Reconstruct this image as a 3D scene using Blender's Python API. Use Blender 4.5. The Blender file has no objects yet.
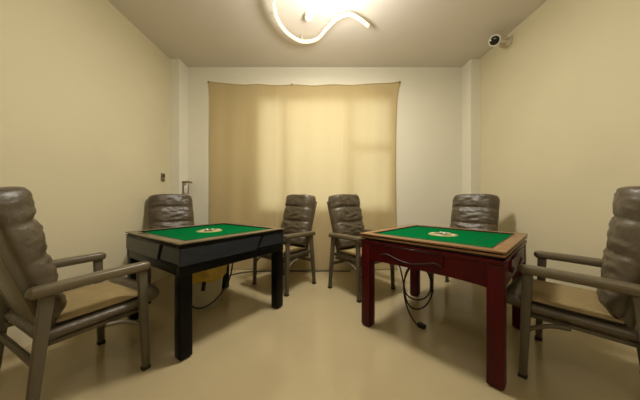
import bpy, bmesh, math, random
from mathutils import Vector, Matrix, noise
random.seed(7)
C = bpy.context.scene.collection
S = bpy.context.scene
PI = math.pi

# ------------------------------------------------------------------ materials
def lin(c):
    return tuple((v/255/12.92 if v/255 <= .04045 else ((v/255+.055)/1.055)**2.4) for v in c) + (1,)

def mat(name, rgb, rough=.6, metal=0.0, noise_scale=None, var=.08, bump=0.0, bump_scale=40, spec=.5,
        sheen=0.0, coat=0.0, stretch=(1, 1, 1), detail=4):
    m = bpy.data.materials.new(name); m.use_nodes = True
    nt = m.node_tree; b = nt.nodes['Principled BSDF']
    b.inputs['Base Color'].default_value = lin(rgb)
    b.inputs['Roughness'].default_value = rough
    b.inputs['Metallic'].default_value = metal
    b.inputs['Specular IOR Level'].default_value = spec
    b.inputs['Sheen Weight'].default_value = sheen
    b.inputs['Coat Weight'].default_value = coat
    tc = nt.nodes.new('ShaderNodeTexCoord')
    mp = nt.nodes.new('ShaderNodeMapping'); mp.inputs['Scale'].default_value = stretch
    nt.links.new(tc.outputs['Object'], mp.inputs['Vector'])
    if noise_scale:
        n = nt.nodes.new('ShaderNodeTexNoise'); n.inputs['Scale'].default_value = noise_scale
        n.inputs['Detail'].default_value = detail
        r = nt.nodes.new('ShaderNodeMapRange')
        r.inputs['From Min'].default_value = .3; r.inputs['From Max'].default_value = .7
        r.inputs['To Min'].default_value = 1-var; r.inputs['To Max'].default_value = 1+var
        h = nt.nodes.new('ShaderNodeHueSaturation'); h.inputs['Color'].default_value = lin(rgb)
        nt.links.new(mp.outputs['Vector'], n.inputs['Vector'])
        nt.links.new(n.outputs['Fac'], r.inputs['Value'])
        nt.links.new(r.outputs['Result'], h.inputs['Value'])
        nt.links.new(h.outputs['Color'], b.inputs['Base Color'])
    if bump:
        n2 = nt.nodes.new('ShaderNodeTexNoise'); n2.inputs['Scale'].default_value = bump_scale
        n2.inputs['Detail'].default_value = 5
        bp = nt.nodes.new('ShaderNodeBump'); bp.inputs['Strength'].default_value = bump
        bp.inputs['Distance'].default_value = .01
        nt.links.new(mp.outputs['Vector'], n2.inputs['Vector'])
        nt.links.new(n2.outputs['Fac'], bp.inputs['Height'])
        nt.links.new(bp.outputs['Normal'], b.inputs['Normal'])
    return m

def emis(name, rgb, strength):
    m = bpy.data.materials.new(name); m.use_nodes = True
    b = m.node_tree.nodes['Principled BSDF']
    b.inputs['Base Color'].default_value = lin(rgb)
    b.inputs['Emission Color'].default_value = lin(rgb)
    b.inputs['Emission Strength'].default_value = strength
    return m

M = {}
M['wall'] = mat('wall_paint', (206, 196, 164), .75, noise_scale=1.3, var=.03, bump=.05, bump_scale=60)
M['wall_white'] = mat('wall_paint_white', (222, 217, 198), .75, noise_scale=1.3, var=.03, bump=.05, bump_scale=60)
M['ceiling'] = mat('ceiling_paint', (216, 208, 198), .85, noise_scale=1.0, var=.02)
M['floor'] = mat('polished_floor', (172, 157, 122), .17, noise_scale=1.6, var=.06, bump=.03, bump_scale=6, spec=.45)
M['leather'] = mat('brown_leather', (80, 70, 54), .40, noise_scale=9, var=.2, bump=.45, bump_scale=30, spec=.6)
M['leather_trim'] = mat('brown_leather_trim', (62, 54, 43), .48, noise_scale=12, var=.12, bump=.2, bump_scale=60)
M['frame'] = mat('taupe_painted_wood', (86, 78, 62), .42, noise_scale=14, var=.14, stretch=(1, 1, .2))
M['arm'] = mat('armrest_wood', (94, 84, 64), .36, noise_scale=18, var=.2, stretch=(1, .15, 1), coat=.1)
M['seat_cloth'] = mat('tan_seat_cloth', (148, 129, 90), .85, noise_scale=14, var=.10, bump=.25, bump_scale=180, spec=.15)
M['shell'] = mat('back_shell_board', (104, 94, 76), .45, noise_scale=10, var=.08)
M['rubber'] = mat('rubber', (28, 25, 21), .7)
M['felt'] = mat('green_felt', (8, 100, 50), .95, noise_scale=220, var=.12, bump=.2, bump_scale=400, spec=0)
M['felt_line'] = mat('felt_edge', (8, 50, 24), .9)
M['black'] = mat('black_lacquer', (4, 4, 5), .36, noise_scale=20, var=.15, spec=.16)
M['charcoal'] = mat('charcoal_panel', (40, 44, 50), .32, noise_scale=30, var=.25, stretch=(.25, 1, 1), spec=.4)
M['walnut'] = mat('dark_walnut_edge', (112, 98, 72), .40, noise_scale=22, var=.2, stretch=(.3, 1, 1), coat=.2)
M['mahogany'] = mat('red_mahogany', (68, 4, 10), .34, noise_scale=16, var=.25, stretch=(1, 1, .15), spec=.2)
M['mahogany_dark'] = mat('dark_mahogany', (38, 9, 9), .35, noise_scale=16, var=.2, spec=.35)
M['tan'] = mat('tan_wood_edge', (134, 98, 60), .40, noise_scale=24, var=.14, stretch=(.25, 1, 1), coat=.2)
M['gold'] = mat('gold_plastic', (152, 142, 90), .45)
M['dial'] = mat('dial_cream', (206, 196, 160), .4)
M['dial_dark'] = mat('dial_dark', (40, 60, 42), .3)
M['ivory'] = mat('dice_ivory', (228, 222, 204), .35)
M['red'] = mat('red_plastic', (150, 24, 20), .4)
M['metal'] = mat('brushed_metal', (170, 165, 155), .35, metal=.9)
M['cable'] = mat('black_cable', (34, 25, 20), .5)
M['white_plastic'] = mat('white_plastic', (222, 218, 205), .4)
M['dark_glass'] = mat('camera_lens_glass', (14, 11, 9), .12, spec=.7)
M['dark_switch'] = mat('dark_switch_plastic', (118, 104, 74), .45)
M['bin'] = mat('pale_bin_plastic', (186, 180, 158), .45, noise_scale=5, var=.05)
M['bag'] = mat('yellow_bag', (196, 168, 66), .3, noise_scale=14, var=.2, bump=.5, bump_scale=25)
M['window_frame'] = mat('window_frame_white', (225, 222, 212), .4)
M['lamp_tube'] = emis('lamp_tube_glow', (255, 244, 214), .6)

# glass pane that lets daylight through
m = bpy.data.materials.new('window_glass'); m.use_nodes = True
nt = m.node_tree; nt.nodes.remove(nt.nodes['Principled BSDF'])
tr = nt.nodes.new('ShaderNodeBsdfTransparent'); tr.inputs['Color'].default_value = (.93, .96, .95, 1)
gl = nt.nodes.new('ShaderNodeBsdfGlossy'); gl.inputs['Roughness'].default_value = .02
fr = nt.nodes.new('ShaderNodeFresnel'); fr.inputs['IOR'].default_value = 1.45
mx = nt.nodes.new('ShaderNodeMixShader')
nt.links.new(fr.outputs[0], mx.inputs[0]); nt.links.new(tr.outputs[0], mx.inputs[1]); nt.links.new(gl.outputs[0], mx.inputs[2])
nt.links.new(mx.outputs[0], nt.nodes['Material Output'].inputs['Surface'])
M['glass'] = m

# thin woven curtain cloth: diffuse + translucent
m = bpy.data.materials.new('beige_curtain_cloth'); m.use_nodes = True
nt = m.node_tree; nt.nodes.remove(nt.nodes['Principled BSDF'])
tc = nt.nodes.new('ShaderNodeTexCoord')
mp = nt.nodes.new('ShaderNodeMapping'); mp.inputs['Scale'].default_value = (9, 9, .4)
nz = nt.nodes.new('ShaderNodeTexNoise'); nz.inputs['Scale'].default_value = 1.0; nz.inputs['Detail'].default_value = 3
rp = nt.nodes.new('ShaderNodeMapRange'); rp.inputs['To Min'].default_value = .93; rp.inputs['To Max'].default_value = 1.07
hs = nt.nodes.new('ShaderNodeHueSaturation'); hs.inputs['Color'].default_value = lin((204, 185, 142))
nt.links.new(tc.outputs['Object'], mp.inputs['Vector']); nt.links.new(mp.outputs['Vector'], nz.inputs['Vector'])
nt.links.new(nz.outputs['Fac'], rp.inputs['Value']); nt.links.new(rp.outputs['Result'], hs.inputs['Value'])
df = nt.nodes.new('ShaderNodeBsdfDiffuse'); tl = nt.nodes.new('ShaderNodeBsdfTranslucent')
nt.links.new(hs.outputs['Color'], df.inputs['Color'])
tl.inputs['Color'].default_value = lin((240, 224, 184))
mx = nt.nodes.new('ShaderNodeMixShader'); mx.inputs[0].default_value = .35
nt.links.new(df.outputs[0], mx.inputs[1]); nt.links.new(tl.outputs[0], mx.inputs[2])
nt.links.new(mx.outputs[0], nt.nodes['Material Output'].inputs['Surface'])
M['curtain'] = m

# ------------------------------------------------------------------ mesh helpers
def box(bm, x0, x1, y0, y1, z0, z1, bev=0.0, seg=2, mtx=None, taper=None):
    r = bmesh.ops.create_cube(bm, size=1)
    vs = r['verts']
    for v in vs:
        v.co = Vector(((x0+x1)/2 + v.co.x*(x1-x0), (y0+y1)/2 + v.co.y*(y1-y0), (z0+z1)/2 + v.co.z*(z1-z0)))
    if bev:
        es = list({e for v in vs for e in v.link_edges})
        r2 = bmesh.ops.bevel(bm, geom=es, offset=bev, segments=seg, affect='EDGES', profile=.5)
        vs = list({v for f in r2['faces'] for v in f.verts} | {v for v in vs if v.is_valid})
    if mtx is not None:
        bmesh.ops.transform(bm, matrix=mtx, verts=vs)
    return vs

def bar(bm, p0, p1, w, d, bev=.006, seg=2, up=(0, 0, 1), w1=None, d1=None):
    """rectangular bar from p0 to p1, w across, d along the other axis (optionally tapered)"""
    p0, p1 = Vector(p0), Vector(p1); z = (p1-p0).normalized(); L = (p1-p0).length
    up = Vector(up)
    if abs(z.dot(up)) > .99: up = Vector((0, 1, 0))
    x = up.cross(z).normalized(); y = z.cross(x)
    mt = Matrix((( x.x, y.x, z.x, p0.x), (x.y, y.y, z.y, p0.y), (x.z, y.z, z.z, p0.z), (0, 0, 0, 1)))
    vs = box(bm, -w/2, w/2, -d/2, d/2, 0, L, bev, seg)
    for v in vs:
        t = v.co.z/L
        if w1: v.co.x *= 1+(w1/w-1)*t
        if d1: v.co.y *= 1+(d1/d-1)*t
    bmesh.ops.transform(bm, matrix=mt, verts=vs)

def catmull(pts, n):
    pts = [Vector(p) for p in pts]; out = []
    P = [2*pts[0]-pts[1]] + pts + [2*pts[-1]-pts[-2]]
    for i in range(1, len(P)-2):
        a, b, c, d = P[i-1:i+3]
        for k in range(n):
            t = k/n
            out.append(.5*((2*b)+(c-a)*t+(2*a-5*b+4*c-d)*t*t+(3*b-a-3*c+d)*t**3))
    out.append(pts[-1]); return out

def tube(bm, pts, r, seg=10, smooth=6, close_ends=True):
    P = catmull(pts, smooth) if smooth else [Vector(p) for p in pts]
    prev = None; rings = []
    nrm = None
    for i, p in enumerate(P):
        t = (P[min(i+1, len(P)-1)]-P[max(i-1, 0)]).normalized()
        if nrm is None:
            a = Vector((0, 0, 1)) if abs(t.z) < .9 else Vector((1, 0, 0))
            nrm = t.cross(a).normalized()
        else:
            nrm = (nrm - t*nrm.dot(t)).normalized()
        bn = t.cross(nrm)
        rings.append([bm.verts.new(p + r*(math.cos(2*PI*k/seg)*nrm + math.sin(2*PI*k/seg)*bn)) for k in range(seg)])
    for a, b in zip(rings, rings[1:]):
        for k in range(seg):
            bm.faces.new((a[k], a[(k+1) % seg], b[(k+1) % seg], b[k]))
    if close_ends:
        bm.faces.new(rings[0][::-1]); bm.faces.new(rings[-1])

def lathe(bm, prof, seg=32, center=(0, 0, 0), mtx=None, cap0=True, cap1=True):
    cx, cy, cz = center; rings = []
    for r, z in prof:
        rings.append([bm.verts.new((cx+r*math.cos(2*PI*k/seg), cy+r*math.sin(2*PI*k/seg), cz+z)) for k in range(seg)])
    for a, b in zip(rings, rings[1:]):
        for k in range(seg):
            bm.faces.new((a[k], a[(k+1) % seg], b[(k+1) % seg], b[k]))
    if cap0: bm.faces.new(rings[0][::-1])
    if cap1: bm.faces.new(rings[-1])
    if mtx is not None:
        bmesh.ops.transform(bm, matrix=mtx, verts=[v for r in rings for v in r])

def obj(name, bm, m, parent=None, smooth=False, loc=None):
    bmesh.ops.recalc_face_normals(bm, faces=bm.faces)
    me = bpy.data.meshes.new(name); bm.to_mesh(me); bm.free()
    me.materials.append(M[m] if isinstance(m, str) else m)
    if smooth:
        me.polygons.foreach_set('use_smooth', [True]*len(me.polygons))
        if smooth != 'all': me.set_sharp_from_angle(angle=math.radians(40))
    o = bpy.data.objects.new(name, me); C.objects.link(o)
    if parent: o.parent = parent
    if loc: o.location = loc
    return o

def tag(o, label=None, cat=None, group=None, kind=None):
    if label: o['label'] = label
    if cat: o['category'] = cat
    if group: o['group'] = group
    if kind: o['kind'] = kind
    return o

def thing(name, label, cat, loc=(0, 0, 0), rz=0, group=None):
    o = bpy.data.objects.new(name, None); C.objects.link(o)
    o.location = loc; o.rotation_euler = (0, 0, rz); o.empty_display_size = .1
    return tag(o, label, cat, group)

def dup(root, loc, rz, label):
    r = root.copy(); C.objects.link(r); r.location = loc; r.rotation_euler = (0, 0, rz); r['label'] = label
    for ch in list(root.children):
        c = ch.copy(); C.objects.link(c); c.parent = r
        for g in list(ch.children):
            d = g.copy(); C.objects.link(d); d.parent = c
    return r

B = bmesh.new
# ------------------------------------------------------------------ camera (1.07 m above the floor, very wide lens)
H = 1.068
cam = bpy.data.cameras.new('camera'); co = bpy.data.objects.new('camera', cam); C.objects.link(co)
co.location = (0, 0, H); co.rotation_euler = (PI/2, 0, 0)
cam.sensor_width = 36; cam.lens = 36*233/640; cam.shift_y = -.0016; cam.clip_start = .02
S.camera = co

# ------------------------------------------------------------------ room shell
XL, XR, YB, YF, ZC = -2.13, 2.278, 3.523, -1.1, 3.06
T = .2
def struct(name, bm, m, parent=None):
    return tag(obj(name, bm, m, parent), kind='structure')

b = B(); box(b, XL-T, XR+T, YF-T, YB+T, -.12, 0); struct('floor', b, 'floor')
b = B(); box(b, XL-T, XR+T, YF-T, YB+T, ZC, ZC+.12); struct('ceiling', b, 'ceiling')
b = B(); box(b, XL-T, XL, YF-T, YB+T, 0, ZC); struct('wall_left', b, 'wall')
b = B(); box(b, XR, XR+T, YF-T, YB+T, 0, ZC); struct('wall_right', b, 'wall')
b = B(); box(b, XL, XR, YF-T, YF, 0, ZC); struct('wall_front', b, 'wall')
# back wall with the window opening
WX0, WX1, WZ0, WZ1 = -.945, 1.10, .873, 2.60
b = B()
box(b, XL, WX0, YB, YB+T, 0, ZC); box(b, WX1, XR, YB, YB+T, 0, ZC)
box(b, WX0, WX1, YB, YB+T, 0, WZ0); box(b, WX0, WX1, YB, YB+T, WZ1, ZC)
struct('wall_back', b, 'wall_white')
# corner pilasters
b = B(); box(b, XL, -2.0, 3.31, YB, 0, ZC); struct('trim_1', b, 'wall_white')
b = B(); box(b, 2.147, XR, 3.31, YB, 0, ZC); struct('trim_2', b, 'wall_white')
# window
b = B()
y0, y1 = YB+.075, YB+.135
box(b, WX0, WX1, y0, y1, WZ0, WZ0+.05); box(b, WX0, WX1, y0, y1, WZ1-.05, WZ1)
box(b, WX0, WX0+.05, y0, y1, WZ0+.05, WZ1-.05); box(b, WX1-.05, WX1, y0, y1, WZ0+.05, WZ1-.05)
for x in (-.53, .46): box(b, x-.03, x+.03, y0, y1, WZ0+.05, WZ1-.05)
box(b, .49, WX1-.05, y0, y1, 1.80, 1.87)
struct('window_1', b, 'window_frame')
win = bpy.data.objects['window_1']
for (xa, xb, za, zb) in ((WX0+.05, -.56, WZ0+.05, WZ1-.05), (-.50, .43, WZ0+.05, WZ1-.05), (.49, WX1-.05, WZ0+.05, 1.80), (.49, WX1-.05, 1.87, WZ1-.05)):
    b = B(); box(b, xa, xb, y0+.027, y0+.033, za, zb); obj('pane', b, 'glass', win)

# ------------------------------------------------------------------ curtain pinned over the window
def curtain():
    b = B(); nx, nz = 150, 60
    xa, xb, zt = -1.66, 1.155, 2.80
    grid = []
    for j in range(nz+1):
        v = j/nz; row = []
        for i in range(nx+1):
            u = i/nx
            # top edge sags between its pinned corners
            top = zt + .035*(abs(2*u-1)**6) - .02*math.sin(PI*u) + .010*math.sin(u*31)*math.sin(PI*u)
            z = top*(1-v) + .012*v
            x = xa + (xb-xa)*u
            # right edge draws in below the pinned corner, left edge hangs straight
            x += (u**6)*(.055*math.exp(-((v)/.05)**1) - .035*math.sin(PI*min(1, v*1.15))*.6)
            x -= ((1-u)**8)*(.025*math.exp(-v/.04))
            f = .006*math.sin(u*23+.7) + .004*math.sin(u*57+2*v) + .0035*math.sin(u*11-1.5)
            f += .010*math.exp(-((u-.355)/.008)**2) + .009*math.exp(-((u-.715)/.010)**2) + .006*math.exp(-((u-.735)/.008)**2)
            f += .004*noise.noise(Vector((u*9, v*5, 0)))
            amp = .35+.65*min(1, v*3)
            y = YB - .016 - f*amp*1.2
            row.append(b.verts.new((x, y, z)))
        grid.append(row)
    for j in range(nz):
        for i in range(nx):
            b.faces.new((grid[j][i], grid[j][i+1], grid[j+1][i+1], grid[j+1][i]))
    o = obj('curtain', b, 'curtain', smooth='all')
    return o
cu = curtain()
tag(cu, 'wide beige cloth curtain pinned flat over the window on the back wall', 'curtain')
# rolled hems and pins, as parts
dg = cu.data
n1 = 151
top_pts = [dg.vertices[i].co.copy() + Vector((0, -.004, -.002)) for i in range(0, n1, 3)]
b = B(); tube(b, top_pts, .006, 8, 0); obj('hem', b, 'curtain', cu, smooth='all')
right_pts = [dg.vertices[j*n1+n1-1].co.copy() + Vector((0, -.004, 0)) for j in range(0, 61, 2)]
b = B(); tube(b, right_pts, .005, 8, 0); obj('hem', b, 'curtain', cu, smooth='all')
for (px, pz) in ((-1.672, 2.82), (-.42, 2.785), (1.195, 2.82)):
    b = B(); lathe(b, [(.003, 0), (.009, .004), (.009, .010), (.004, .014)], 12, mtx=Matrix.Translation((px, YB-.030, pz)) @ Matrix.Rotation(PI/2, 4, 'X'))
    obj('pin', b, 'rubber', cu, smooth=True)

# ------------------------------------------------------------------ chairs
HS = 1.0
def cushion_back(b, width=.49, th=.115):
    """Four padded rolls stacked along the back, local: u across, s up along the recline."""
    L = .665; rolls = [(0, .115), (.115, .30), (.30, .485), (.485, L)]
    ny, nx = 72, 28
    ang = math.radians(17.5); base = Vector((0, -.150, .475))
    dirv = Vector((0, -math.sin(ang), math.cos(ang))); nrm = Vector((0, math.cos(ang), math.sin(ang)))
    def bulge(s):
        for a, c in rolls:
            if a <= s <= c+1e-6:
                t = (s-a)/(c-a); return max(0, 1-abs(2*t-1)**3.6)**.6, (a, c)
        return 0, (0, 0)
    front, back = [], []
    for j in range(ny+1):
        s = L*j/ny; k, (a, c) = bulge(s)
        topround = min(1, max(0.0, (L-s)/.035)); topround = math.sqrt(1-(1-topround)**2)
        botround = min(1, s/.03); botround = math.sqrt(max(0, 1-(1-botround)**2))
        head = .074*s/L
        fr, bk = [], []
        for i in range(nx+1):
            u = -1+2*i/nx
            w = width/2*(1-.018*(1-k)) * (1 - .10*max(0, (s-.59)/.075)**2)
            x = w*math.copysign(1-(1-abs(u))**1.5, u) if False else w*math.sin(u*PI/2)
            edge = max(0, 1-abs(math.sin(u*PI/2))**5)**.5
            # pinched seam is deepest in the middle, wrinkles fan out of it
            crown = .024*k*(.75+.25*edge) + head*edge
            seamw = math.exp(-((s-.30)/.03)**2)+math.exp(-((s-.485)/.025)**2)*.9+math.exp(-((s-.115)/.03)**2)*.8
            wr = .009*math.sin(x*95+9*math.sin(s*23))*math.exp(-((x)/.17)**2)*min(1, seamw+.2)
            wr += .012*noise.noise(Vector((x*13, s*30, 2.2)))+.004*noise.noise(Vector((x*33, s*41, 7)))
            d = (th*.42*edge + crown*edge + wr*edge)*max(topround, .05)*max(botround, .15)
            p = base + dirv*s + Vector((x*(.97+.03*topround), 0, 0))
            fr.append(b.verts.new(p + nrm*d))
            bk.append(b.verts.new(p - nrm*(th*.36*edge*max(topround, .05)*max(botround, .15))) if 0 < i < nx else fr[-1])
        front.append(fr); back.append(bk)
    def quad(*v):
        v = list(dict.fromkeys(v))
        if len(v) > 2: b.faces.new(v)
    for j in range(ny):
        for i in range(nx):
            quad(front[j][i], front[j][i+1], front[j+1][i+1], front[j+1][i])
            quad(back[j][i+1], back[j][i], back[j+1][i], back[j+1][i+1])
    for i in range(nx):
        quad(front[0][i+1], front[0][i], back[0][i], back[0][i+1])
        quad(front[ny][i], front[ny][i+1], back[ny][i+1], back[ny][i])

def seat_cushion(b):
    nx, ny = 26, 26; W = .530; y0, y1 = -.215, .345
    top, bot = [], []
    for j in range(ny+1):
        v = -1+2*j/ny; t, bo = [], []
        for i in range(nx+1):
            u = -1+2*i/nx
            su, sv = math.sin(u*PI/2), math.sin(v*PI/2)
            x = W/2*su*(1-.16*max(0, (sv-.80)/.20)**2); y = (y0+y1)/2 + (y1-y0)/2*sv
            e = (max(0, 1-abs(su)**8)**.5)*(max(0, 1-abs(sv)**14)**.5)
            yn = (y-y0)/(y1-y0)
            roll = max(0.0, min(1.0, (y-.225)/.035)); roll = roll*roll*(3-2*roll)
            zc = .412 + .022*roll
            h = .034*e + .022*roll*e + e*.003*noise.noise(Vector((x*12, y*12, 4)))
            t.append(b.verts.new((x, y, zc+h)))
            bo.append(b.verts.new((x, y, zc-(.044+.008*roll)*e)) if 0 < i < nx and 0 < j < ny else t[-1])
        top.append(t); bot.append(bo)
    def quad(*v):
        v = list(dict.fromkeys(v))
        if len(v) > 2:
            try: b.faces.new(v)
            except ValueError: pass
    for j in range(ny):
        for i in range(nx):
            quad(top[j][i], top[j][i+1], top[j+1][i+1], top[j+1][i])
            quad(bot[j][i+1], bot[j][i], bot[j+1][i], bot[j+1][i+1])

AX = .285
def make_chair(label, group):
    t = thing('padded_armchair', label, 'chair', group=group)
    b = B(); seat_cushion(b); obj('seat', b, 'leather', t, smooth='all')
    b = B(); cushion_back(b); obj('backrest', b, 'leather', t, smooth='all')
    # seat frame under the cushion, wrapped in leather
    # flat tan pad on the seat, dark piping round its lower edge
    b = B()
    vs = box(b, -.244, .244, -.150, .246, .450, .466, .007, 3)
    bmesh.ops.subdivide_edges(b, edges=[e for e in b.edges if e.calc_length() > .1], cuts=8, use_grid_fill=True)
    for v in b.verts:
        if v.co.z > .4655:
            v.co.z += .007*(1-(v.co.x/.244)**2)*(1-((v.co.y-.044)/.194)**2) + .002*noise.noise(v.co*14)
    pd = obj('seat_pad', b, 'seat_cloth', t, smooth=True); pd['label'] = 'flat tan cloth pad on top of the seat'
    b = B(); tube(b, [(-.243, -.15, .449), (.243, -.15, .449), (.245, .246, .449), (-.245, .246, .449), (-.243, -.15, .449)], .006, 8, 0)
    obj('piping', b, 'rubber', pd, smooth='all')
    # back shell: a board with two side rails behind the cushion
    ang = math.radians(17.5)
    def bp(s, off): return Vector((0, -.150 - math.sin(ang)*s - math.cos(ang)*off, .475 + math.cos(ang)*s - math.sin(ang)*off))
    b = B()
    p, q = bp(-.08, .045), bp(.58, .045)
    bar(b, p, q, .40, .014, .005, up=(0, 1, 0)); obj('back_shell', b, 'shell', t, smooth=True)
    for s in (-1, 1):
        b = B(); off = Vector((s*.222, 0, 0))
        bar(b, bp(-.10, .028)+off, bp(.60, .028)+off, .026, .052, .006, up=(0, 1, 0))
        obj('back_rail', b, 'frame', t, smooth=True)
    for s in (-1, 1):
        # arm: padded plank with rounded ends
        b = B()
        n = 40; rings = []
        for k in range(n+1):
            y = -.255 + .505*k/n
            e = min(1, (k/n)/.045, (1-k/n)/.06); e = math.sqrt(max(0, 1-(1-e)**2))
            w = (.033 + .004*math.sin(PI*k/n))*(.35+.65*e); h = .026*(.45+.55*e)
            zc = .638 + .010*(k/n) + (.004*math.sin(PI*k/n))
            ring = []
            for a in range(14):
                th = 2*PI*a/14; ca, sa = math.cos(th), math.sin(th)
                ring.append(b.verts.new((s*AX + w*math.copysign(abs(ca)**.42, ca), y, zc + h*math.copysign(abs(sa)**.5, sa))))
            rings.append(ring)
        for r0, r1 in zip(rings, rings[1:]):
            for a in range(14): b.faces.new((r0[a], r0[(a+1) % 14], r1[(a+1) % 14], r1[a]))
        b.faces.new(rings[0][::-1]); b.faces.new(rings[-1])
        obj('armrest', b, 'arm', t, smooth=True)
        # legs
        for (yt, yb) in ((.205, .225), (-.190, -.250)):
            b = B()
            bar(b, (s*(AX+.004), yb, .010), (s*AX, yt, .628), .034, .036, .006, up=(0, 1, 0), w1=.034, d1=.05)
            l = obj('leg', b, 'frame', t, smooth=True)
            b = B(); box(b, s*(AX+.004)-.019, s*(AX+.004)+.019, yb-.021, yb+.021, 0, .022, .004)
            obj('foot_cap', b, 'rubber', l, smooth=True)
        # side rail under the seat and curved brace to the front leg
        b = B(); bar(b, (s*(AX-.060), -.215, .362), (s*(AX-.060), .225, .362), .024, .024, .005, up=(0, 0, 1))
        obj('side_rail', b, 'frame', t, smooth=True)
        b = B(); tube(b, [(s*(AX-.015), .03, .362), (s*(AX-.015), .11, .345), (s*(AX-.010), .19, .30), (s*(AX-.008), .224, .255)], .012, 10, 6)
        obj('brace', b, 'frame', t, smooth='all')
    b = B(); bar(b, (-AX, -.222, .30), (AX, -.222, .30), .022, .034, .005); obj('stretcher', b, 'frame', t, smooth=True)
    return t

g = 'padded armchairs around the mahjong tables'
ch = make_chair('large brown leather armchair at left edge, in front of the black table', g)
D = math.radians
spots = [
    (-1.456, 1.392, 64, None),
    (-1.69, 2.745, 312, 'brown leather armchair behind the black table, by the left wall fixtures'),
    (-.455, 2.92, 232, 'brown leather armchair before the curtain, at the right corner of the black table'),
    (.50, 2.77, 307, 'brown leather armchair before the curtain, at the left corner of the red table'),
    (1.645, 2.62, 222, 'brown leather armchair behind the red table, against the right wall'),
    (1.585, 1.413, 130, 'large brown leather armchair at right edge, in front of the red table'),
]
for i, (x, y, f, lab) in enumerate(spots):
    if i == 0: ch.location = (x, y, 0); ch.rotation_euler = (0, 0, D(f-90))
    else: last = dup(ch, (x, y, 0), D(f-90), lab)
# the last chair's back is set more upright than the others
piv = Vector((0, -.150, .475)); rot = Matrix.Rotation(D(-4.5), 4, 'X')
for c in last.children:
    if c.name.split('.')[0] in ('backrest', 'back_shell', 'back_rail'):
        c.matrix_local = Matrix.Translation(piv + Vector((0, .02, 0))) @ rot @ Matrix.Translation(-piv)

# ------------------------------------------------------------------ mahjong tables
TS = .975; HT = TS/2
def frame_ring(b, o, i, z0, z1, bev=.006):
    """square frame, outer half-size o, inner half-size i, mitred look from four boards"""
    box(b, -o, o, -o, -i, z0, z1, bev); box(b, -o, o, i, o, z0, z1, bev)
    box(b, -o, -i, -i, i, z0, z1, bev); box(b, i, o, -i, i, z0, z1, bev)

def dial(parent):
    b = B(); lathe(b, [(.112, 0), (.112, .004), (.106, .008), (.058, .008), (.054, .004)], 40, (0, 0, .766)); d = obj('dial', b, 'gold', parent, smooth=True)
    b = B(); lathe(b, [(.055, 0), (.055, .006)], 32, (0, 0, .767)); obj('dial_plate', b, 'dial_dark', d, smooth=True)
    for k in range(4):
        a = k*PI/2
        mt = Matrix.Translation((.082*math.cos(a), .082*math.sin(a), .7755)) @ Matrix.Rotation(a, 4, 'Z')
        b = B(); box(b, -.014, .014, -.030, .030, -.003, .002, .001, 1, mt)
        obj('dial_button', b, 'dial', d)
    for (x, y, r) in ((-.020, .012, .4), (.022, -.014, 1.1)):
        b = B(); box(b, -.009, .009, -.009, .009, 0, .018, .003, 2, Matrix.Translation((x, y, .773)) @ Matrix.Rotation(r, 4, 'Z'))
        obj('die', b, 'ivory', d, smooth=True)

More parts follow.
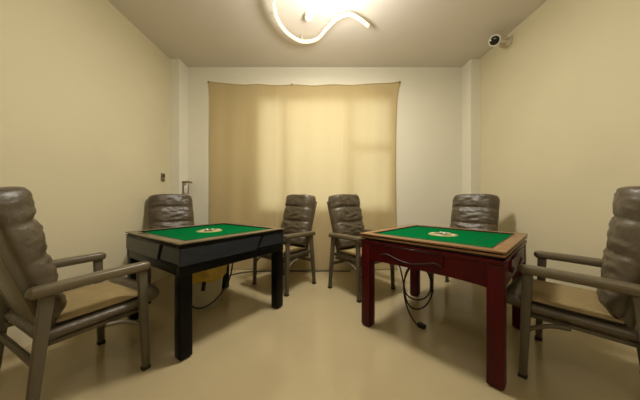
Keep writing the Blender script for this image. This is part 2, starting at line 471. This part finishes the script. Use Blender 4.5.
def make_table(label, rz, loc, red):
    t = thing('mahjong_table', label, 'table', loc, rz)
    leg_m, apron_m, edge_m = ('mahogany', 'mahogany', 'tan') if red else ('black', 'charcoal', 'walnut')
    L = .082
    for sx in (-1, 1):
        for sy in (-1, 1):
            x0, x1 = sorted((sx*(HT-.006), sx*(HT-.006-L))); yy0, yy1 = sorted((sy*(HT-.006), sy*(HT-.006-L)))
            b = B(); vs = box(b, x0, x1, yy0, yy1, 0.012, .575 if not red else .70, .006)
            l = obj('leg', b, leg_m, t, smooth=True)
            b = B(); box(b, x0+.012, x1-.012, yy0+.012, yy1-.012, 0, .014, .003); obj('foot_pad', b, 'rubber', l, smooth=True)
    # table edge frame, felt, inner rim
    b = B(); frame_ring(b, HT+.004, HT-.070, .768, .780, .004); obj('edge_frame', b, edge_m, t, smooth=True)
    b = B(); frame_ring(b, HT-.010, HT-.060, .738, .769, .002); obj('shadow_gap', b, 'black' if not red else 'mahogany_dark', t, smooth=True)
    b = B(); frame_ring(b, HT+.002, HT-.050, .746, .758, .004); obj('lower_edge', b, edge_m if red else 'black', t, smooth=True)
    b = B(); frame_ring(b, HT-.069, HT-.078, .740, .781, .003); obj('rim', b, 'black' if not red else 'mahogany_dark', t, smooth=True)
    b = B(); box(b, -HT+.077, HT-.077, -HT+.077, HT-.077, .735, .770)
    obj('felt_top', b, 'felt', t, smooth=True)
    b = B()
    for k in range(4):   # closed tile slots round the dial
        mt = Matrix.Rotation(k*PI/2, 4, 'Z')
        box(b, -.30, .30, -.298, -.294, .7695, .7707, 0, 1, mt)
    obj('tile_slot', b, 'felt_line', t)
    dial(t)
    # body
    if red:
        b = B(); box(b, -HT+.03, HT-.03, -HT+.03, HT-.03, .60, .735); obj('machine_case', b, 'mahogany_dark', t)
        for k in range(4):
            mt = Matrix.Rotation(k*PI/2, 4, 'Z'); yf = -HT+.010
            b = B()
            # apron with a gentle arched lower edge
            n = 24; z_top = .724; X0 = HT-.088
            fr, bk = [], []
            for i in range(n+1):
                x = -X0+2*X0*i/n; u = abs(2*i/n-1)
                zb = .560 + .012*(1-u**4)
                fr.append((b.verts.new((x, yf, zb)), b.verts.new((x, yf, z_top))))
                bk.append((b.verts.new((x, yf+.022, zb)), b.verts.new((x, yf+.022, z_top))))
            for i in range(n):
                b.faces.new((fr[i][0], fr[i+1][0], fr[i+1][1], fr[i][1])); b.faces.new((bk[i+1][0], bk[i][0], bk[i][1], bk[i+1][1]))
                b.faces.new((bk[i][0], bk[i+1][0], fr[i+1][0], fr[i][0])); b.faces.new((fr[i][1], fr[i+1][1], bk[i+1][1], bk[i][1]))
            b.faces.new((fr[0][0], fr[0][1], bk[0][1], bk[0][0])); b.faces.new((fr[n][1], fr[n][0], bk[n][0], bk[n][1]))
            bmesh.ops.transform(b, matrix=mt, verts=b.verts)
            ap = obj('apron', b, apron_m, t)
            # leg-top block moulding and upper moulding
            b = B(); box(b, -HT+.004, HT-.004, yf-.008, yf+.03, .700, .728, .006, 2, mt); obj('moulding', b, 'mahogany', ap, smooth=True)
            # drawer with wavy carved lower lip
            b = B(); dx0, dx1 = -.29, .17
            n = 40; zt = .704; pts = []
            for i in range(n+1):
                u = i/n; x = dx0+(dx1-dx0)*u
                zb = .624 - .020*math.cos(2*PI*(u-.5)) * (1 if abs(u-.5) < .5 else 0)
                pts.append((x, zb))
            F = [(b.verts.new((x, yf-.012, z)), b.verts.new((x, yf-.012, zt))) for x, z in pts]
            K = [(b.verts.new((x, yf+.002, z)), b.verts.new((x, yf+.002, zt))) for x, z in pts]
            for i in range(n):
                b.faces.new((F[i][0], F[i+1][0], F[i+1][1], F[i][1])); b.faces.new((K[i+1][0], K[i][0], K[i][1], K[i+1][1]))
                b.faces.new((K[i][0], K[i+1][0], F[i+1][0], F[i][0])); b.faces.new((F[i][1], F[i+1][1], K[i+1][1], K[i][1]))
            b.faces.new((F[0][0], F[0][1], K[0][1], K[0][0])); b.faces.new((F[n][1], F[n][0], K[n][0], K[n][1]))
            bmesh.ops.transform(b, matrix=mt, verts=b.verts)
            dr = obj('drawer', b, 'mahogany', t)
            b = B(); tube(b, [mt @ Vector((x, yf-.016, z+.004)) for x, z in pts[::4]], .005, 8, 4); obj('drawer_lip', b, 'mahogany_dark', dr, smooth='all')
            b = B(); tube(b, [mt @ Vector((dx0, yf-.013, zt+.003)), mt @ Vector((dx1, yf-.013, zt+.003))], .005, 8, 0); obj('drawer_bead', b, 'mahogany_dark', dr, smooth='all')
    else:
        b = B(); box(b, -HT+.03, HT-.03, -HT+.03, HT-.03, .58, .738); obj('machine_case', b, 'black', t)
        b = B(); frame_ring(b, HT-.004, HT-.05, .560, .622, .005); obj('apron', b, 'black', t, smooth=True)
        for k in range(4):
            mt = Matrix.Rotation(k*PI/2, 4, 'Z'); yf = -HT
            # fascia in two boards divided by a slanting gap
            for side in (0, 1):
                b = B(); xs = .20; sl = .055
                if side == 0: q = [(-HT+.002, .624), (xs-sl, .624), (xs, .742), (-HT+.002, .742)]
                else: q = [(xs-sl+.035, .632), (HT-.002, .632), (HT-.002, .742), (xs+.035, .742)]
                f = [b.verts.new((x, yf if side == 0 else yf+.006, z)) for x, z in q]; r = [b.verts.new((x, yf+.034, z)) for x, z in q]
                b.faces.new(f); b.faces.new(r[::-1])
                for i in range(4): b.faces.new((f[i], r[i], r[(i+1) % 4], f[(i+1) % 4]))
                bmesh.ops.transform(b, matrix=mt, verts=b.verts)
                bmesh.ops.bevel(b, geom=list(b.edges), offset=.004, segments=2, affect='EDGES')
                obj('fascia_panel' if side == 0 else 'drawer', b, 'charcoal', t, smooth=True)
            b = B(); box(b, -HT+.012, HT-.012, yf+.010, yf+.05, .615, .640, .003, 2, mt); obj('groove_board', b, 'black', t, smooth=True)
        # vent slots in the edge frame near the left corner
        b = B()
        for q in range(3): box(b, -HT+.020+.018*q, -HT+.030+.018*q, HT-.30, HT-.20, .7795, .7808)
        obj('vent', b, 'black', t)
    return t

tl_ = make_table('black automatic mahjong table with green felt top, on the left', D(55.6), (-1.035, 2.183, 0), False)
tr_ = make_table('red mahogany mahjong table with green felt top and tan edge', D(-46.95), (1.031, 1.956, 0), True)

# ------------------------------------------------------------------ cables
b = B()
pts = [(.62, 2.02, .59), (.672, 1.97, .50), (.70, 1.95, .36), (.725, 1.95, .27), (.80, 1.95, .225), (.885, 1.95, .245), (.93, 1.95, .33),
       (.905, 1.96, .45), (.82, 1.97, .52), (.735, 1.96, .47), (.70, 1.94, .34), (.73, 1.93, .20), (.80, 1.93, .155), (.89, 1.94, .19), (.94, 1.95, .30),
       (.93, 1.96, .42), (.85, 1.97, .51), (.76, 1.96, .49), (.70, 1.94, .38), (.70, 1.93, .26), (.735, 1.92, .13), (.79, 1.915, .045), (.825, 1.92, .018)]
tube(b, pts, .0065, 8, 8)
rc = obj('power_cable', b, 'cable', smooth='all'); tag(rc, 'looped black power cable dangling from under the red table to the floor', 'cable')
b = B(); box(b, -.022, .022, -.035, .030, 0, .034, .008, 2, Matrix.Translation((.842, 1.935, .001)) @ Matrix.Rotation(.5, 4, 'Z')); pg = obj('plug', b, 'rubber', rc, smooth=True)
b = B()
for dx in (-.009, .009): box(b, dx-.002, dx+.002, .028, .050, .014, .020, 0, 1, Matrix.Translation((.842, 1.935, .001)) @ Matrix.Rotation(.5, 4, 'Z'))
obj('plug_pin', b, 'metal', pg)
b = B()
tube(b, [(-1.15, 1.96, .570), (-1.19, 1.96, .50), (-1.17, 1.97, .34), (-1.10, 1.98, .17), (-1.02, 2.02, .125), (-.93, 2.10, .17), (-.86, 2.20, .30), (-.84, 2.24, .45), (-.84, 2.26, .570)], .007, 8, 8)
tag(obj('power_cable', b, 'cable', smooth='all'), 'single black cable sagging in one loop under the black table', 'cable')
b = B()
tube(b, [(-1.30, 3.20, .010), (-1.1, 3.36, .010), (-.9, 3.41, .010), (-.6, 3.43, .010), (-.2, 3.42, .010), (.1, 3.43, .010), (.45, 3.42, .010)], .008, 8, 8)
tag(obj('floor_cable', b, 'cable', smooth='all'), 'thin dark cable lying along the floor at the foot of the curtain', 'cable')

# ------------------------------------------------------------------ bin with yellow bag under the black table
wb = thing('waste_bin', 'small pale waste bin with a yellow bag under the black table', 'bin', (-1.16, 2.38, 0))
b = B(); lathe(b, [(.125, 0), (.132, .01), (.168, .40), (.173, .405), (.165, .405), (.128, .02)], 36, cap1=True); obj('bin_body', b, 'bin', wb, smooth=True)
b = B()
rings = []
for k, (r, z) in enumerate([(.166, .27), (.184, .29), (.196, .35), (.205, .41), (.202, .47), (.178, .50), (.150, .48), (.135, .40)]):
    ring = []
    for a in range(48):
        th = 2*PI*a/48
        rr = r*(1+.05*math.sin(7*th+k)+.03*math.sin(13*th-2*k)) if k not in (0, 7) else r
        ring.append(b.verts.new((rr*math.cos(th), rr*math.sin(th), z+(.012*math.sin(5*th+k*.7) if k else .012*math.sin(9*th)))))
    rings.append(ring)
for r0, r1 in zip(rings, rings[1:]):
    for a in range(48): b.faces.new((r0[a], r0[(a+1) % 48], r1[(a+1) % 48], r1[a]))
obj('bag', b, 'bag', wb, smooth='all')
b = B(); box(b, -.018, .018, -.006, .006, -.045, .045, .005, 2, Matrix.Translation((.05, -.160, .235)) @ Matrix.Rotation(.15, 4, 'Y')); obj('clip', b, 'mahogany_dark', wb, smooth=True)

# ------------------------------------------------------------------ wall fixtures
sw = thing('wall_switch', 'small dark switch on the left wall above the armchair', 'switch', (XL, 3.15, 1.36))
b = B(); box(b, 0, .014, -.035, .035, -.055, .055, .005); obj('switch_plate', b, 'dark_switch', sw, smooth=True)
b = B(); box(b, .013, .024, -.020, .020, .004, .042, .003); obj('rocker', b, 'leather_trim', sw, smooth=True)
b = B(); box(b, .013, .022, -.018, .018, -.040, -.006, .003); obj('rocker', b, 'dark_switch', sw, smooth=True)
hk = thing('wall_holder', 'white bracket with dark top edge on the left corner pillar', 'wall holder', (-2.0, 3.40, 1.24), PI/2)
b = B(); box(b, -.055, .055, -.012, 0, -.12, .10, .004); obj('back_plate', b, 'white_plastic', hk, smooth=True)
b = B(); box(b, -.045, .045, -.115, -.010, .062, .086, .006); obj('bracket_top', b, 'dark_switch', hk, smooth=True)
for y0_, y1_, mm in ((-.108, -.100, 'metal'), (-.020, -.018, 'dark_switch')):
    b = B(); bar(b, (-.035, y0_, .066), (-.035, y1_, -.10), .012, .012, .002); obj('strut', b, mm, hk, smooth=True)
b = B(); box(b, -.034, .034, -.085, -.030, -.095, .025, .010); obj('holder_cup', b, 'white_plastic', hk, smooth=True)
b = B(); bar(b, (0, -.075, .084), (0, -.115, .135), .022, .008, .002); obj('tab', b, 'white_plastic', hk, smooth=True)

# ------------------------------------------------------------------ security camera
sc_ = thing('security_camera', 'white bullet security camera with a dark lens high on the right wall', 'camera', (XR, 2.80, 2.96))
b = B(); lathe(b, [(.045, 0), (.045, .010), (.030, .022)], 28, mtx=Matrix.Rotation(-PI/2, 4, 'Y')); obj('mount_base', b, 'white_plastic', sc_, smooth=True)
b = B(); tube(b, [(-.018, 0, 0), (-.08, 0, .005), (-.13, -.01, .005), (-.165, -.02, 0)], .016, 12, 6); obj('mount_arm', b, 'white_plastic', sc_, smooth='all')
aim = (Vector((.1, 0, 1.25)) - Vector((XR-.2, 2.80, 2.96))).normalized()
mt = Matrix.Translation((-.205, -.03, -.012)) @ aim.to_track_quat('Z', 'Y').to_matrix().to_4x4()
b = B(); lathe(b, [(.044, -.11), (.054, -.10), (.056, .05), (.060, .055), (.060, .070), (.050, .072), (.047, .064)], 32, mtx=mt); hb = obj('camera_body', b, 'white_plastic', sc_, smooth=True)
b = B(); lathe(b, [(.0465, .0645), (.044, .071), (.030, .076), (.012, .079), (.002, .0795)], 32, mtx=mt); obj('lens', b, 'dark_glass', hb, smooth=True)

# ------------------------------------------------------------------ ceiling lamp: a glowing curled tube under a round canopy
lp = thing('ceiling_lamp', 'white ceiling lamp with curled glowing tube', 'ceiling lamp', (.08, 2.12, ZC))
b = B(); lathe(b, [(.15, 0), (.15, -.02), (.135, -.035), (.02, -.038)], 40); obj('canopy', b, 'white_plastic', lp, smooth=True)
zt = -.085
loop = [(.62, -.30), (.40, -.16), (.16, -.16), (-.10, -.20), (-.36, -.10), (-.52, .10), (-.535, .33), (-.46, .55), (-.30, .70), (-.12, .66), (.0, .48), (.10, .345), (.22, .285), (.34, .35), (.455, .45)]
b = B(); tube(b, [(x, y, zt) for x, y in loop], .020, 12, 8); obj('lamp_tube', b, 'lamp_tube', lp, smooth='all')
b = B(); lathe(b, [(.036, 0), (.034, -.014), (.018, -.026), (.002, -.03)], 20, (-.205, .38, -.050)); obj('lamp_bulb', b, 'lamp_tube', lp, smooth='all')
for (x, y) in ((-.205, .38),):
    b = B(); lathe(b, [(.04, 0), (.04, -.05)], 20, (x, y, 0)); obj('lamp_socket', b, 'white_plastic', lp, smooth=True)
for (x, y) in ((-.535, .33), (.10, .345), (.16, -.16), (-.30, .70)):
    b = B(); tube(b, [(x, y, 0), (x, y, zt)], .006, 8, 0); obj('hanger', b, 'white_plastic', lp, smooth='all')

def point(name, loc, energy, radius, col):
    l = bpy.data.lights.new(name, 'POINT'); l.energy = energy; l.shadow_soft_size = radius; l.color = col
    o = bpy.data.objects.new(name, l); C.objects.link(o); o.location = loc; return o
warm = (1.0, .955, .86)
def area(name, loc, energy, size, col):
    l = bpy.data.lights.new(name, 'AREA'); l.shape = 'DISK'; l.size = size; l.energy = energy; l.color = col
    o = bpy.data.objects.new(name, l); C.objects.link(o); o.location = loc; return o
area('lamp_downlight', (.08, 2.12, ZC-.11), 48, .5, warm)
point('lamp_light', (.12, 2.05, ZC-.40), 47, .12, warm)
point('rear_fill_light', (0, -.35, ZC-.30), 26, .15, warm)  # added fill behind the camera to lift the shade, no lamp fixture here

# ------------------------------------------------------------------ daylight behind the curtain
w = bpy.data.worlds.new('daylight'); S.world = w; w.use_nodes = True
bg = w.node_tree.nodes['Background']; bg.inputs['Color'].default_value = (1.0, .95, .84, 1); bg.inputs['Strength'].default_value = 3.0

S.view_settings.view_transform = 'Standard'; S.view_settings.look = 'None'
S.view_settings.exposure = -0.18; S.view_settings.gamma = 1.0
S.view_settings.use_curve_mapping = False
